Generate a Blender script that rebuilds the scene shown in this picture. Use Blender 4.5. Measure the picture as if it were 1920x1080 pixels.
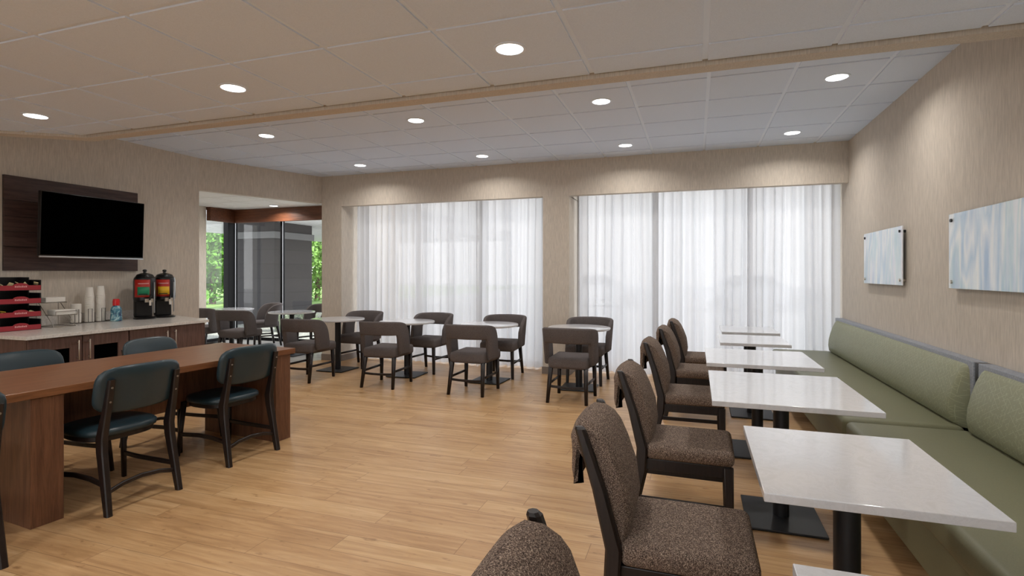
import bpy, bmesh, math, random
from mathutils import Vector, Matrix
from math import sin, cos, pi, radians
random.seed(7)
S = bpy.context.scene
for o in list(bpy.data.objects): bpy.data.objects.remove(o)
COL = S.collection

# ------------------------------------------------------------------ camera
cd = bpy.data.cameras.new('camera'); cam = bpy.data.objects.new('camera', cd); COL.objects.link(cam)
cam.location = (0, 0, 1.415); cam.rotation_euler = (radians(90), 0, radians(18.8))
cd.sensor_width = 36; cd.lens = 36*1012/1920; cd.shift_y = -28/1920; cd.clip_start = .05; cd.clip_end = 200
S.camera = cam
# ------------------------------------------------------------------ world, sun, exposure
W = bpy.data.worlds.new('world'); S.world = W; W.use_nodes = True
wn = W.node_tree.nodes; wl = W.node_tree.links
bg = wn['Background']; bg.inputs[1].default_value = 3.5
tc = wn.new('ShaderNodeTexCoord'); sp = wn.new('ShaderNodeSeparateXYZ'); rp = wn.new('ShaderNodeValToRGB')
wl.new(tc.outputs['Generated'], sp.inputs[0]); wl.new(sp.outputs['Z'], rp.inputs[0]); wl.new(rp.outputs[0], bg.inputs[0])
rp.color_ramp.elements[0].position = 0.0; rp.color_ramp.elements[0].color = (1, .99, .965, 1)
rp.color_ramp.elements[1].position = .6; rp.color_ramp.elements[1].color = (.84, .90, 1, 1)
sd = bpy.data.lights.new('sun', 'SUN'); sd.energy = 9.0; sd.angle = .05; sd.color = (1, .95, .87)
sun = bpy.data.objects.new('sun', sd); COL.objects.link(sun); sun.rotation_euler = (0, radians(46), radians(-14)); sun.location = (0, 0, 20)
vs = S.view_settings
S.display_settings.display_device = 'sRGB'
vs.view_transform = 'Standard'; vs.look = 'None'; vs.exposure = 0.0; vs.gamma = 1; vs.use_curve_mapping = False
S.cycles.use_denoising = True; S.cycles.max_bounces = 10; S.cycles.diffuse_bounces = 5; S.cycles.transparent_max_bounces = 24
S.cycles.sample_clamp_indirect = 8; S.cycles.caustics_reflective = False; S.cycles.caustics_refractive = False
LAMP_W = 9.0

# ------------------------------------------------------------------ helpers
def srgb(r, g=None, b=None):
    if g is None: r, g, b = r
    f = lambda c: (c/255/12.92) if c/255 <= .04045 else ((c/255+.055)/1.055)**2.4
    return (f(r), f(g), f(b), 1)

class MB:
    def __init__(s): s.bm = bmesh.new(); s.uv = None
    def _bev(s, verts, w, seg=2):
        if w <= 0: return
        es = list({e for v in verts for e in v.link_edges})
        bmesh.ops.bevel(s.bm, geom=es, offset=w, segments=seg, profile=.5, affect='EDGES', clamp_overlap=True)
    def box(s, x0, y0, z0, x1, y1, z1, bev=0, seg=2, M=None):
        g = bmesh.ops.create_cube(s.bm, size=1)['verts']
        for v in g:
            v.co = Vector(((x0+x1)/2+v.co.x*(x1-x0), (y0+y1)/2+v.co.y*(y1-y0), (z0+z1)/2+v.co.z*(z1-z0)))
            if M is not None: v.co = M @ v.co
        s._bev(g, bev, seg); return s
    def prism(s, pts, z0, z1, bev=0):
        n = len(pts)
        a = [s.bm.verts.new((p[0], p[1], z0)) for p in pts]; b = [s.bm.verts.new((p[0], p[1], z1)) for p in pts]
        s.bm.faces.new(a[::-1]); s.bm.faces.new(b)
        for i in range(n): s.bm.faces.new((a[i], a[(i+1) % n], b[(i+1) % n], b[i]))
        s._bev(a+b, bev); return s
    def ring_loft(s, rings, caps=True, closed=True, wrap=False):
        R = [[s.bm.verts.new(p) for p in r] for r in rings]
        n = len(R[0]); m = len(R)
        for i in range(m if wrap else m-1):
            A, B = R[i], R[(i+1) % m]
            for j in range(n if closed else n-1):
                k = (j+1) % n
                try: s.bm.faces.new((A[j], A[k], B[k], B[j]))
                except ValueError: pass
        if caps and closed and not wrap:
            s.bm.faces.new(R[0][::-1]); s.bm.faces.new(R[-1])
        return s
    def tube(s, pts, r, seg=16, flat=None, caps=True):
        """round (or flat=(w,t) rectangular) bar along points; r may be a list"""
        pts = [Vector(p) for p in pts]; rings = []
        for i, p in enumerate(pts):
            d = (pts[min(i+1, len(pts)-1)]-pts[max(i-1, 0)]).normalized()
            up = Vector((0, 0, 1)) if abs(d.z) < .9 else Vector((1, 0, 0)) if flat is None else Vector((0, 1, 0))
            u = d.cross(up).normalized(); v = u.cross(d).normalized()
            rr = r[i] if isinstance(r, (list, tuple)) else r
            if flat:
                w, t = flat if not isinstance(flat[0], (list, tuple)) else flat[i]
                c = .25*min(w, t)
                q = [(w/2-c, t/2), (-w/2+c, t/2), (-w/2, t/2-c), (-w/2, -t/2+c), (-w/2+c, -t/2), (w/2-c, -t/2), (w/2, -t/2+c), (w/2, t/2-c)]
                rings.append([p+u*a+v*b for a, b in q])
            else:
                rings.append([p+u*rr*cos(2*pi*k/seg)+v*rr*sin(2*pi*k/seg) for k in range(seg)])
        return s.ring_loft(rings, caps)
    def leg(s, p0, p1, s0, s1, c=.2):
        """square tapering leg from p0 (top, size s0) to p1 (foot, size s1), section kept horizontal"""
        rings = []
        for p, sz in ((p0, s0), (p1, s1)):
            w, t = sz if isinstance(sz, (tuple, list)) else (sz, sz)
            k = c*min(w, t)
            q = [(w/2-k, t/2), (-w/2+k, t/2), (-w/2, t/2-k), (-w/2, -t/2+k), (-w/2+k, -t/2), (w/2-k, -t/2), (w/2, -t/2+k), (w/2, t/2-k)]
            rings.append([Vector(p)+Vector((a, b, 0)) for a, b in q])
        return s.ring_loft(rings[::-1])
    def lathe(s, prof, c=(0, 0, 0), seg=32, ax='z'):
        rings = []
        for r, z in prof:
            rr = max(r, 1e-4)
            if ax == 'z': rings.append([Vector((c[0]+rr*cos(2*pi*k/seg), c[1]+rr*sin(2*pi*k/seg), c[2]+z)) for k in range(seg)])
            else: rings.append([Vector((c[0]+z, c[1]+rr*cos(2*pi*k/seg), c[2]+rr*sin(2*pi*k/seg))) for k in range(seg)])
        return s.ring_loft(rings)
    def build(s, name, mat, parent=None, smooth=25, kind=None, sub=0, label=None):
        bmesh.ops.recalc_face_normals(s.bm, faces=s.bm.faces)
        me = bpy.data.meshes.new(name); s.bm.to_mesh(me); s.bm.free()
        me.materials.append(mat)
        if smooth:
            for p in me.polygons: p.use_smooth = True
            if not sub: me.set_sharp_from_angle(angle=radians(smooth))
            if smooth == 25:
                for p in me.polygons:
                    if max(abs(c) for c in p.normal) > .9999: p.use_smooth = False
        o = bpy.data.objects.new(name, me); COL.objects.link(o)
        if sub:
            m = o.modifiers.new('sub', 'SUBSURF'); m.levels = m.render_levels = sub
        if parent: o.parent = parent
        if kind: o['kind'] = kind
        if label: o['label'] = label
        return o

def box(*a, **k): return MB().box(*a, **k)
def thing(name, label, cat, loc=(0, 0, 0), rz=0, group=None):
    o = bpy.data.objects.new(name, None); COL.objects.link(o); o.location = loc; o.rotation_euler = (0, 0, radians(rz))
    o.empty_display_size = .1
    return tag(o, label, cat, group)
def tag(o, label, cat, group=None):
    o['label'] = label; o['category'] = cat
    if group: o['group'] = group
    return o
def struct_empty(name):
    o = bpy.data.objects.new(name, None); COL.objects.link(o); o['kind'] = 'structure'; return o
def dup(root, label, loc, rz):
    def cp(o, par):
        c = o.copy(); COL.objects.link(c)
        if par is not None: c.parent = par
        for ch in o.children: cp(ch, c)
        return c
    r = cp(root, None); r.location = loc; r.rotation_euler = (0, 0, radians(rz)); r['label'] = label
    return r

# ------------------------------------------------------------------ materials
def M(name, col, rough=.5, metal=0, spec=.5, emit=None, es=0):
    m = bpy.data.materials.new(name); m.use_nodes = True; b = m.node_tree.nodes['Principled BSDF']
    b.inputs['Base Color'].default_value = col; b.inputs['Roughness'].default_value = rough
    b.inputs['Metallic'].default_value = metal; b.inputs['Specular IOR Level'].default_value = spec
    if emit: b.inputs['Emission Color'].default_value = emit; b.inputs['Emission Strength'].default_value = es
    return m
def nodes(m): return m.node_tree.nodes, m.node_tree.links, m.node_tree.nodes['Principled BSDF']
def coords(m, scale=(1, 1, 1), rot=(0, 0, 0), src='Object'):
    n, l, b = nodes(m); t = n.new('ShaderNodeTexCoord'); mp = n.new('ShaderNodeMapping')
    mp.inputs['Scale'].default_value = scale; mp.inputs['Rotation'].default_value = rot
    l.new(t.outputs[src], mp.inputs[0]); return mp.outputs[0]
def noise(m, vec, scale, detail=3, rough=.5, dist=0):
    n, l, b = nodes(m); t = n.new('ShaderNodeTexNoise'); l.new(vec, t.inputs['Vector'])
    t.inputs['Scale'].default_value = scale; t.inputs['Detail'].default_value = detail
    t.inputs['Roughness'].default_value = rough; t.inputs['Distortion'].default_value = dist
    return t.outputs['Fac']
def ramp(m, fac, stops, interp='LINEAR'):
    n, l, b = nodes(m); r = n.new('ShaderNodeValToRGB'); l.new(fac, r.inputs[0]); cr = r.color_ramp; cr.interpolation = interp
    while len(cr.elements) < len(stops): cr.elements.new(.5)
    for e, (p, c) in zip(cr.elements, stops): e.position = p; e.color = c
    return r.outputs[0]
def mixc(m, fac, a, b_, mode='MIX'):
    n, l, b = nodes(m); x = n.new('ShaderNodeMix'); x.data_type = 'RGBA'; x.blend_type = mode
    for i, v in ((0, fac), (6, a), (7, b_)):
        if hasattr(v, 'is_linked') or hasattr(v, 'links'): l.new(v, x.inputs[i])
        else: x.inputs[i].default_value = v
    return x.outputs[2]
def math_(m, op, a, b_=None):
    n, l, b = nodes(m); x = n.new('ShaderNodeMath'); x.operation = op
    for i, v in ((0, a), (1, b_)):
        if v is None: continue
        if hasattr(v, 'links'): l.new(v, x.inputs[i])
        else: x.inputs[i].default_value = v
    return x.outputs[0]
def setc(m, c): n, l, b = nodes(m); l.new(c, b.inputs['Base Color'])
def bump(m, h, strength=.2, dist=.002):
    n, l, b = nodes(m); x = n.new('ShaderNodeBump'); x.inputs['Strength'].default_value = strength; x.inputs['Distance'].default_value = dist
    l.new(h, x.inputs['Height']); l.new(x.outputs[0], b.inputs['Normal'])

def wood(name, c1, c2, axis='x', sc=1.0, rough=.4, spec=.4):
    m = M(name, c1, rough, spec=spec)
    st = {'x': (.9, 14, 14), 'y': (14, .9, 14), 'z': (14, 14, .9)}[axis]
    v = coords(m, tuple(k*sc for k in st))
    f = noise(m, v, 3.2, 6, .62, .5)
    g = noise(m, v, 14, 3, .6)
    c = ramp(m, f, [(.32, c1), (.68, c2)])
    d = ramp(m, g, [(.35, (.72, .72, .72, 1)), (.6, (1, 1, 1, 1))])
    setc(m, mixc(m, .8, c, d, 'MULTIPLY')); bump(m, g, .08, .001); return m
def wallpaper(name, c, k=1):
    m = M(name, c, .85, spec=.2)
    v = coords(m, (1, 1, .07)); f = noise(m, v, 115, 3, .7); v2 = coords(m, (1, 1, .25)); g = noise(m, v2, 30, 2, .6)
    dk = tuple(x*.88 for x in c[:3])+(1,); lt = tuple(min(1, x*1.08) for x in c[:3])+(1,)
    a = ramp(m, f, [(.36, dk), (.62, lt)]); b_ = ramp(m, g, [(.3, (.93, .93, .93, 1)), (.7, (1.0, 1.0, 1.0, 1))])
    setc(m, mixc(m, 1, a, b_, 'MULTIPLY')); bump(m, f, .25, .001); return m
def tweed(name, cs, scale=260):
    m = M(name, cs[1], .95, spec=.1)
    v = coords(m); f = noise(m, v, scale, 2, .8); g = noise(m, v, scale*.45, 2, .7)
    a = ramp(m, f, [(.36, cs[0]), (.48, cs[1]), (.58, cs[2]), (.68, cs[3])])
    b_ = ramp(m, g, [(.35, (.62, .6, .6, 1)), (.62, (1.15, 1.1, 1.05, 1))])
    setc(m, mixc(m, .8, a, b_, 'MULTIPLY')); bump(m, f, .7, .003); return m

m_wall = wallpaper('beige_wallcovering', srgb(206, 196, 183))
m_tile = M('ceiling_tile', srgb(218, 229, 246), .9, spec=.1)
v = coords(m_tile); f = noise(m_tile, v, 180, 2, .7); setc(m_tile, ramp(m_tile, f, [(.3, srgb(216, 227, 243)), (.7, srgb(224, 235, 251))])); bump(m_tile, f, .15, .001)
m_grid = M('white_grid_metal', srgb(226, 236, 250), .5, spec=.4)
m_white = M('white_paint', srgb(228, 226, 222), .6)
m_base = M('dark_baseboard', srgb(124, 114, 106), .6)
m_valance = wood('walnut_valance', srgb(120, 74, 50), srgb(82, 48, 32), 'x', .8)
m_panelw = wood('walnut_wall_panel', srgb(88, 66, 60), srgb(58, 40, 35), 'y', .8, .45)
m_cab = wood('walnut_cabinet', srgb(112, 84, 74), srgb(84, 60, 51), 'z', 1.0, .5)
m_comm = wood('cherry_table_top', srgb(140, 94, 62), srgb(112, 72, 46), 'y', .55, .33, .45)
m_commz = wood('walnut_table_leg', srgb(124, 86, 62), srgb(92, 60, 43), 'z', .9, .45)
m_darkw = M('espresso_wood', srgb(30, 23, 22), .38, spec=.4)
vv = coords(m_darkw, (10, 10, 1)); setc(m_darkw, ramp(m_darkw, noise(m_darkw, vv, 6, 4), [(.35, srgb(22, 16, 16)), (.65, srgb(36, 27, 25))]))
m_black = M('black_metal', srgb(26, 27, 31), .45, spec=.45)
m_frame = M('bronze_window_frame', srgb(14, 14, 16), .6, spec=.15)
m_blackp = M('black_plastic', srgb(16, 16, 18), .3, spec=.5)
m_void = M('dark_void', srgb(4, 4, 4), 1, spec=0)
m_screen = M('tv_screen', srgb(2, 2, 2), .5, spec=.0)
m_alu = M('brushed_aluminium', srgb(190, 192, 196), .35, metal=.9)
m_steel = M('brushed_nickel', srgb(205, 195, 182), .35, metal=.9)
m_quartz = M('white_quartz', srgb(212, 209, 207), .08, spec=.75)
q = coords(m_quartz); f = noise(m_quartz, q, 9, 6, .7, .8); setc(m_quartz, ramp(m_quartz, f, [(.38, srgb(206, 207, 210)), (.5, srgb(214, 215, 219)), (.52, srgb(207, 208, 212)), (.6, srgb(214, 215, 219))]))
m_counter = M('beige_quartz', srgb(200, 194, 186), .2)
q = coords(m_counter); f = noise(m_counter, q, 60, 4, .7); setc(m_counter, ramp(m_counter, f, [(.35, srgb(196, 190, 183)), (.6, srgb(218, 213, 207))]))
m_grey = tweed('charcoal_upholstery', [srgb(91, 86, 87), srgb(102, 97, 98), srgb(108, 103, 103), srgb(117, 112, 111)], 420)
m_tweed = tweed('brown_tweed', [srgb(50, 42, 40), srgb(106, 92, 84), srgb(146, 130, 118), srgb(200, 186, 172)], 300)
m_teal = M('teal_vinyl', srgb(32, 51, 59), .33, spec=.5)
f = noise(m_teal, coords(m_teal), 300, 2); bump(m_teal, f, .08, .0006)
m_green = M('sage_vinyl', srgb(122, 122, 92), .45, spec=.35)
f = noise(m_green, coords(m_green), 350, 3, .7); setc(m_green, ramp(m_green, f, [(.3, srgb(108, 108, 84)), (.7, srgb(124, 124, 98))])); bump(m_green, f, .15, .0008)
# patterned sage fabric: lattice of fine pale lines in broken triangles
m_greenp = M('patterned_sage_fabric', srgb(140, 143, 112), .5, spec=.35)
n, l, b = nodes(m_greenp)
v = coords(m_greenp); sx = n.new('ShaderNodeSeparateXYZ'); l.new(v, sx.inputs[0])
Yc, Zc = sx.outputs['Y'], sx.outputs['Z']
def lines(ky, kz, w=.07, per=.028):
    a = math_(m_greenp, 'ADD', math_(m_greenp, 'MULTIPLY', Yc, ky/per), math_(m_greenp, 'MULTIPLY', Zc, kz/per))
    fr = math_(m_greenp, 'FRACT', a); return math_(m_greenp, 'LESS_THAN', fr, w)
def cellmask(s, th, off):
    w = n.new('ShaderNodeTexWhiteNoise'); w.noise_dimensions = '3D'
    sn = n.new('ShaderNodeVectorMath'); sn.operation = 'SNAP'; l.new(v, sn.inputs[0]); sn.inputs[1].default_value = (1, s, s)
    ad = n.new('ShaderNodeVectorMath'); ad.operation = 'ADD'; l.new(sn.outputs[0], ad.inputs[0]); ad.inputs[1].default_value = (off, off, off)
    l.new(ad.outputs[0], w.inputs['Vector']); return math_(m_greenp, 'GREATER_THAN', w.outputs['Value'], th)
tot = None
for (ky, kz, off) in ((1, 0, 1.3), (.5, .866, 2.7), (-.5, .866, 4.1)):
    q = math_(m_greenp, 'MULTIPLY', lines(ky, kz, .09), cellmask(.024, .45, off))
    tot = q if tot is None else math_(m_greenp, 'MAXIMUM', tot, q)
setc(m_greenp, mixc(m_greenp, tot, srgb(134, 136, 110), srgb(156, 158, 130)))
m_greentrim = M('slate_blue_trim', srgb(140, 145, 154), .5, spec=.4)
f = noise(m_greentrim, coords(m_greentrim, (1, 1, 1)), 90, 3); setc(m_greentrim, ramp(m_greentrim, f, [(.3, srgb(132, 137, 146)), (.7, srgb(158, 163, 172))]))
m_plinth = M('taupe_plinth', srgb(96, 84, 74), .5)
m_cup = M('paper_white', srgb(232, 228, 220), .7)
m_cuprim = M('cup_mark', srgb(90, 84, 80), .7)
m_red = M('red_card', srgb(150, 38, 48), .5); m_redb = M('red_label', srgb(176, 40, 30), .45)
m_redtext = M('pale_red_lettering', srgb(214, 150, 150), .6)
m_grn = M('green_label', srgb(20, 128, 88), .5); m_yel = M('yellow_label', srgb(222, 176, 30), .5)
m_packy = M('yellow_packet', srgb(222, 190, 60), .6); m_packw = M('cream_packet', srgb(210, 196, 150), .6)
m_redcap = M('bright_red_plastic', srgb(204, 22, 26), .35)
m_bottle = M('blue_label_plastic', srgb(60, 100, 140), .3)
f = noise(m_bottle, coords(m_bottle), 22, 2, .5, 1); setc(m_bottle, ramp(m_bottle, f, [(.35, srgb(24, 38, 84)), (.5, srgb(70, 130, 150)), (.62, srgb(170, 200, 205))]))
m_wire = M('dark_wire', srgb(60, 54, 50), .4, metal=.6)
m_wirel = M('silver_wire', srgb(150, 142, 132), .35, metal=.7)
m_lens = M('downlight_lens', srgb(255, 255, 255), .4, emit=(1, .97, .92, 1), es=9)
# floor planks
m_floor = M('oak_plank_tile', srgb(190, 148, 100), .36, spec=.4)
n, l, b = nodes(m_floor)
v0 = coords(m_floor); sx = n.new('ShaderNodeSeparateXYZ'); l.new(v0, sx.inputs[0])
row = math_(m_floor, 'FLOOR', math_(m_floor, 'DIVIDE', sx.outputs['Y'], .165)); wnz = n.new('ShaderNodeTexWhiteNoise'); wnz.noise_dimensions = '1D'; l.new(row, wnz.inputs['W'])
cx_ = n.new('ShaderNodeCombineXYZ'); l.new(math_(m_floor, 'ADD', sx.outputs['X'], math_(m_floor, 'MULTIPLY', wnz.outputs['Value'], 1.2)), cx_.inputs[0]); l.new(sx.outputs['Y'], cx_.inputs[1])
v = cx_.outputs[0]; br = n.new('ShaderNodeTexBrick'); l.new(v, br.inputs['Vector'])
br.offset = 0; br.offset_frequency = 2; br.inputs['Scale'].default_value = 1; br.inputs['Brick Width'].default_value = 1.2; br.inputs['Row Height'].default_value = .165
br.inputs['Mortar Size'].default_value = .0016; br.inputs['Mortar Smooth'].default_value = .1
br.inputs['Color1'].default_value = (0, 0, 0, 1); br.inputs['Color2'].default_value = (1, 1, 1, 1); br.inputs['Mortar'].default_value = (.5, .5, .5, 1)
sn = n.new('ShaderNodeVectorMath'); sn.operation = 'MULTIPLY_ADD'; l.new(br.outputs['Color'], sn.inputs[0]); sn.inputs[1].default_value = (7, 5, 9)
mp = n.new('ShaderNodeMapping'); mp.inputs['Scale'].default_value = (.5, 6, 1); l.new(v, mp.inputs[0]); l.new(mp.outputs[0], sn.inputs[2])
f = noise(m_floor, sn.outputs[0], 2.2, 7, .62, 1.2); g = noise(m_floor, sn.outputs[0], 9, 5, .65, .4)
kn = noise(m_floor, coords(m_floor, (2.2, 6, 1)), 3.2, 3, .6)
c = ramp(m_floor, f, [(.3, srgb(168, 130, 90)), (.5, srgb(192, 154, 110)), (.72, srgb(206, 172, 130))])
c = mixc(m_floor, .75, c, ramp(m_floor, g, [(.34, (.84, .81, .78, 1)), (.56, (1, 1, 1, 1))]), 'MULTIPLY')
c = mixc(m_floor, 1, c, ramp(m_floor, kn, [(.27, (.62, .56, .50, 1)), (.36, (1, 1, 1, 1))]), 'MULTIPLY')
c = mixc(m_floor, .16, c, br.outputs['Color'], 'SOFT_LIGHT')
setc(m_floor, mixc(m_floor, math_(m_floor, 'MULTIPLY', br.outputs['Fac'], .75), c, srgb(112, 78, 46)))
rr = n.new('ShaderNodeMapRange'); l.new(g, rr.inputs[0]); rr.inputs[3].default_value = .42; rr.inputs[4].default_value = .30; l.new(rr.outputs[0], b.inputs['Roughness'])
m_floorg = M('grey_floor_tile', srgb(176, 172, 166), .3)
f = noise(m_floorg, coords(m_floorg), 5, 5); setc(m_floorg, ramp(m_floorg, f, [(.3, srgb(160, 156, 150)), (.7, srgb(190, 187, 182))]))
# glass: thin pane
def glass(name, tint=(.965, .97, .975, 1), refl=.08):
    m = bpy.data.materials.new(name); m.use_nodes = True; n = m.node_tree.nodes; l = m.node_tree.links
    n.remove(n['Principled BSDF']); out = n['Material Output']
    t = n.new('ShaderNodeBsdfTransparent'); t.inputs[0].default_value = tint
    g = n.new('ShaderNodeBsdfGlossy'); g.inputs['Roughness'].default_value = .02
    lw = n.new('ShaderNodeLayerWeight'); lw.inputs[0].default_value = .5; pw = n.new('ShaderNodeMath'); pw.operation = 'POWER'; pw.inputs[1].default_value = 4.5
    l.new(lw.outputs['Facing'], pw.inputs[0]); fr = n.new('ShaderNodeMapRange'); l.new(pw.outputs[0], fr.inputs[0]); fr.inputs[3].default_value = .04; fr.inputs[4].default_value = .75; mx = n.new('ShaderNodeMixShader')
    l.new(fr.outputs[0], mx.inputs[0]); l.new(t.outputs[0], mx.inputs[1]); l.new(g.outputs[0], mx.inputs[2]); l.new(mx.outputs[0], out.inputs[0]); return m
m_glass = glass('window_glass')
def sheer():
    m = bpy.data.materials.new('sheer_voile'); m.use_nodes = True; n = m.node_tree.nodes; l = m.node_tree.links
    n.remove(n['Principled BSDF']); out = n['Material Output']
    t = n.new('ShaderNodeBsdfTransparent'); tr = n.new('ShaderNodeBsdfTranslucent'); tr.inputs[0].default_value = (.70, .70, .715, 1)
    d = n.new('ShaderNodeBsdfDiffuse'); d.inputs[0].default_value = (.79, .79, .80, 1)
    a = n.new('ShaderNodeMixShader'); a.inputs[0].default_value = .42; l.new(tr.outputs[0], a.inputs[1]); l.new(d.outputs[0], a.inputs[2])
    lw = n.new('ShaderNodeLayerWeight'); lw.inputs[0].default_value = .35
    mr = n.new('ShaderNodeMapRange'); l.new(lw.outputs['Facing'], mr.inputs[0]); mr.inputs[3].default_value = .89; mr.inputs[4].default_value = .97
    tcn = n.new('ShaderNodeTexCoord'); ns = n.new('ShaderNodeTexNoise'); mpn = n.new('ShaderNodeMapping'); mpn.inputs['Scale'].default_value = (1, 1, .6)
    l.new(tcn.outputs['Object'], mpn.inputs[0]); l.new(mpn.outputs[0], ns.inputs['Vector']); ns.inputs['Scale'].default_value = 160
    ad = n.new('ShaderNodeMath'); ad.operation = 'MULTIPLY_ADD'; l.new(ns.outputs['Fac'], ad.inputs[0]); ad.inputs[1].default_value = .12; l.new(mr.outputs[0], ad.inputs[2]); ad.use_clamp = True
    b = n.new('ShaderNodeMixShader'); l.new(ad.outputs[0], b.inputs[0]); l.new(t.outputs[0], b.inputs[1]); l.new(a.outputs[0], b.inputs[2])
    l.new(b.outputs[0], out.inputs[0]); return m
m_sheer = sheer()
def art(name, seed):
    m = M(name, (1, 1, 1, 1), .1, spec=.8); n, l, b = nodes(m)
    v = coords(m, (1, 1.0, .22)); mpp = v.node; mpp.inputs['Location'].default_value = (seed, seed, 0)
    f = noise(m, v, 3.4, 2, .4, .9); w = ramp(m, f, [(.26, srgb(176, 200, 226)), (.36, srgb(236, 240, 242)), (.41, srgb(196, 216, 232)), (.47, srgb(240, 243, 242)), (.53, srgb(206, 226, 232)), (.60, srgb(236, 238, 244)), (.70, srgb(190, 206, 226))])
    v2 = coords(m, (1, 3, .5)); g = noise(m, v2, 4, 5, .6)
    w = mixc(m, .6, w, ramp(m, g, [(.36, srgb(176, 206, 234)), (.58, (1, 1, 1, 1))]), 'MULTIPLY')
    setc(m, w); return m

# ------------------------------------------------------------------ room shell
ZC, ZN, ZB = 2.983, 2.62, 2.60
XR, XL = 1.715, -6.42
A, B = (-6.42, 5.6), (-5.77, 7.35)
main = [(-6.42, -3.5), (XR, -3.5), (XR, 8.02), (-5.77, 8.02), B, A]
MB().prism(main, -.06, 0).build('floor', m_floor, kind='structure', smooth=0)
MB().prism([(-9.5, 5.45), (-6.42, 5.45), A, B, (-5.77, 9.1), (-9.5, 9.1)], -.06, 0).build('floor', m_floorg, kind='structure', smooth=0)

def ceiling(x0, x1, y0, y1, z, gx, gy, px, py, cut=None, thick=.12):
    d = .008; mb = MB(); mb.box(x0, y0, z+d, x1, y1, z+thick); grid = mb; mb = MB()
    k0 = math.floor((x0-gx)/px); k1 = math.ceil((x1-gx)/px); j0 = math.floor((y0-gy)/py); j1 = math.ceil((y1-gy)/py)
    e = .015
    for i in range(k0, k1):
        for j in range(j0, j1):
            a0, a1, b0, b1 = gx+i*px+e, gx+(i+1)*px-e, gy+j*py+e, gy+(j+1)*py-e
            a0, b0 = max(a0, x0), max(b0, y0); a1, b1 = min(a1, x1), min(b1, y1)
            if a1-a0 > .02 and b1-b0 > .02: mb.box(a0, b0, z, a1, b1, z+d+.004)
    # grid tees, a little lower than the backing, bright
    if cut:
        co, no = cut
        for q in (mb, grid):
            g = list(q.bm.verts)+list(q.bm.edges)+list(q.bm.faces)
            bmesh.ops.bisect_plane(q.bm, geom=g, plane_co=co, plane_no=no, clear_outer=True)
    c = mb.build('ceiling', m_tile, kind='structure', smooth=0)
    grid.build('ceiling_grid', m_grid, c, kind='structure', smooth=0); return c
diag_p = Vector((-5.06, 3.27, 0)); diag_d = Vector((-.78, -.52, 0)).normalized(); diag_n = Vector((diag_d.y, -diag_d.x, 0))
if diag_n.x > 0: diag_n = -diag_n
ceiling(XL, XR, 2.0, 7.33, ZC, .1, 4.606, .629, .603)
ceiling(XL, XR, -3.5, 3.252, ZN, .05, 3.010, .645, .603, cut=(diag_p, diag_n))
# bulkhead between the two ceilings: straight run, then a diagonal return at the left
def off(p, d): return (p[0]+d[0], p[1]+d[1])
end = diag_p+diag_d*1.75
in_end, in_c = (end.x, end.y), (-5.06, 3.27)
nb = (-diag_d.y*-1, -diag_d.x*1)
on = Vector((diag_n.x, diag_n.y, 0))*.115
MB().prism([(XR, 3.277), (-5.06, 3.277), in_end, (in_end[0]+on.x, in_end[1]+on.y), (-5.125, 3.385), (XR, 3.385)], ZB, ZC+.02, ).build('trim_1', m_wall, kind='structure', smooth=0)

box(XR, -3.6, 0, XR+.14, 8.05, 3.12).build('wall_right', m_wall, kind='structure', smooth=0)
box(XL-.14, -3.6, 0, XL, 5.6, 3.12).build('wall_left', m_wall, kind='structure', smooth=0)
wf = MB(); wf.box(XL-.14, -3.64, 0, -4.6, -3.5, 3.12); wf.box(1.5, -3.64, 0, XR+.14, -3.5, 3.12); wf.box(-4.6, -3.64, 2.55, 1.5, -3.5, 3.12); wf.box(XL-.1, 2.0, 2.7, XR+.1, 2.06, 3.11)  # last box: added blocker hidden between the ceilings, keeps sky light out
wf.build('wall_front_and_blocker', m_wall, kind='structure', smooth=0)
wb = MB()
wb.box(-5.389, 7.33, 2.49, XR-.001, 7.45, 3.1)
wb.box(-5.389, 7.449, 2.75, XR-.001, 8.02, 3.1)
wb.box(-5.77, 7.33, 0, -5.39, 9.1, 3.1); wb.box(-2.035, 7.33, 0, -1.66, 8.02, 2.489); wb.box(-2.035, 7.452, 2.48, -1.66, 8.0, 2.755)
wb.build('wall_back', m_wall, kind='structure', smooth=0)
# header over the alcove opening (angled)
nx, ny = -.9374, .3482
MB().prism([A, B, (B[0]+nx*.12-.02, B[1]+ny*.12), (A[0]+nx*.12, A[1]+ny*.12)], 2.553, 3.1).build('wall_left', m_wall, kind='structure', smooth=0)
wa = MB(); wa.box(-9.64, 5.31, 0, XL-.02, 5.45, 2.9); wa.box(-9.64, 5.45, 0, -9.35, 8.32, 2.9); wa.build('wall_alcove', m_wall, kind='structure', smooth=0)
mb = MB().prism([(-9.5, 5.45), (-6.55, 5.45), (-6.54, 5.64), (-5.88, 7.42), (-5.77, 7.42), (-5.77, 9.1), (-9.5, 9.1)], 2.757, 2.9)
for i in range(6):
    for j in range(6):
        a0, b0 = -9.34+i*.61+.012, 5.47+j*.61+.012
        if a0+.58 < -5.9 - max(0, (7.3-b0))*.37 and b0+.58 < 9.1: mb.box(a0, b0, 2.75, a0+.585, b0+.585, 2.76)
mb.build('ceiling', m_white, kind='structure', smooth=0)
# baseboards
bb = MB(); bb.box(-5.77, 7.315, 0, -5.38, 7.33, .1); bb.box(-5.39, 7.33, 0, -5.378, 7.9, .1); bb.box(-2.047, 7.315, 0, -1.648, 7.33, .1); bb.box(-1.66, 7.33, 0, -1.648, 7.9, .1)
bb.build('baseboard_back', m_base, kind='structure', smooth=0)
box(XL, -3.5, 0, XL+.012, 2.98, .1).build('baseboard_left', m_base, kind='structure', smooth=0)
box(XR-.012, -3.5, 0, XR, .3, .1).build('baseboard_right', m_base, kind='structure', smooth=0)
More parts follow.
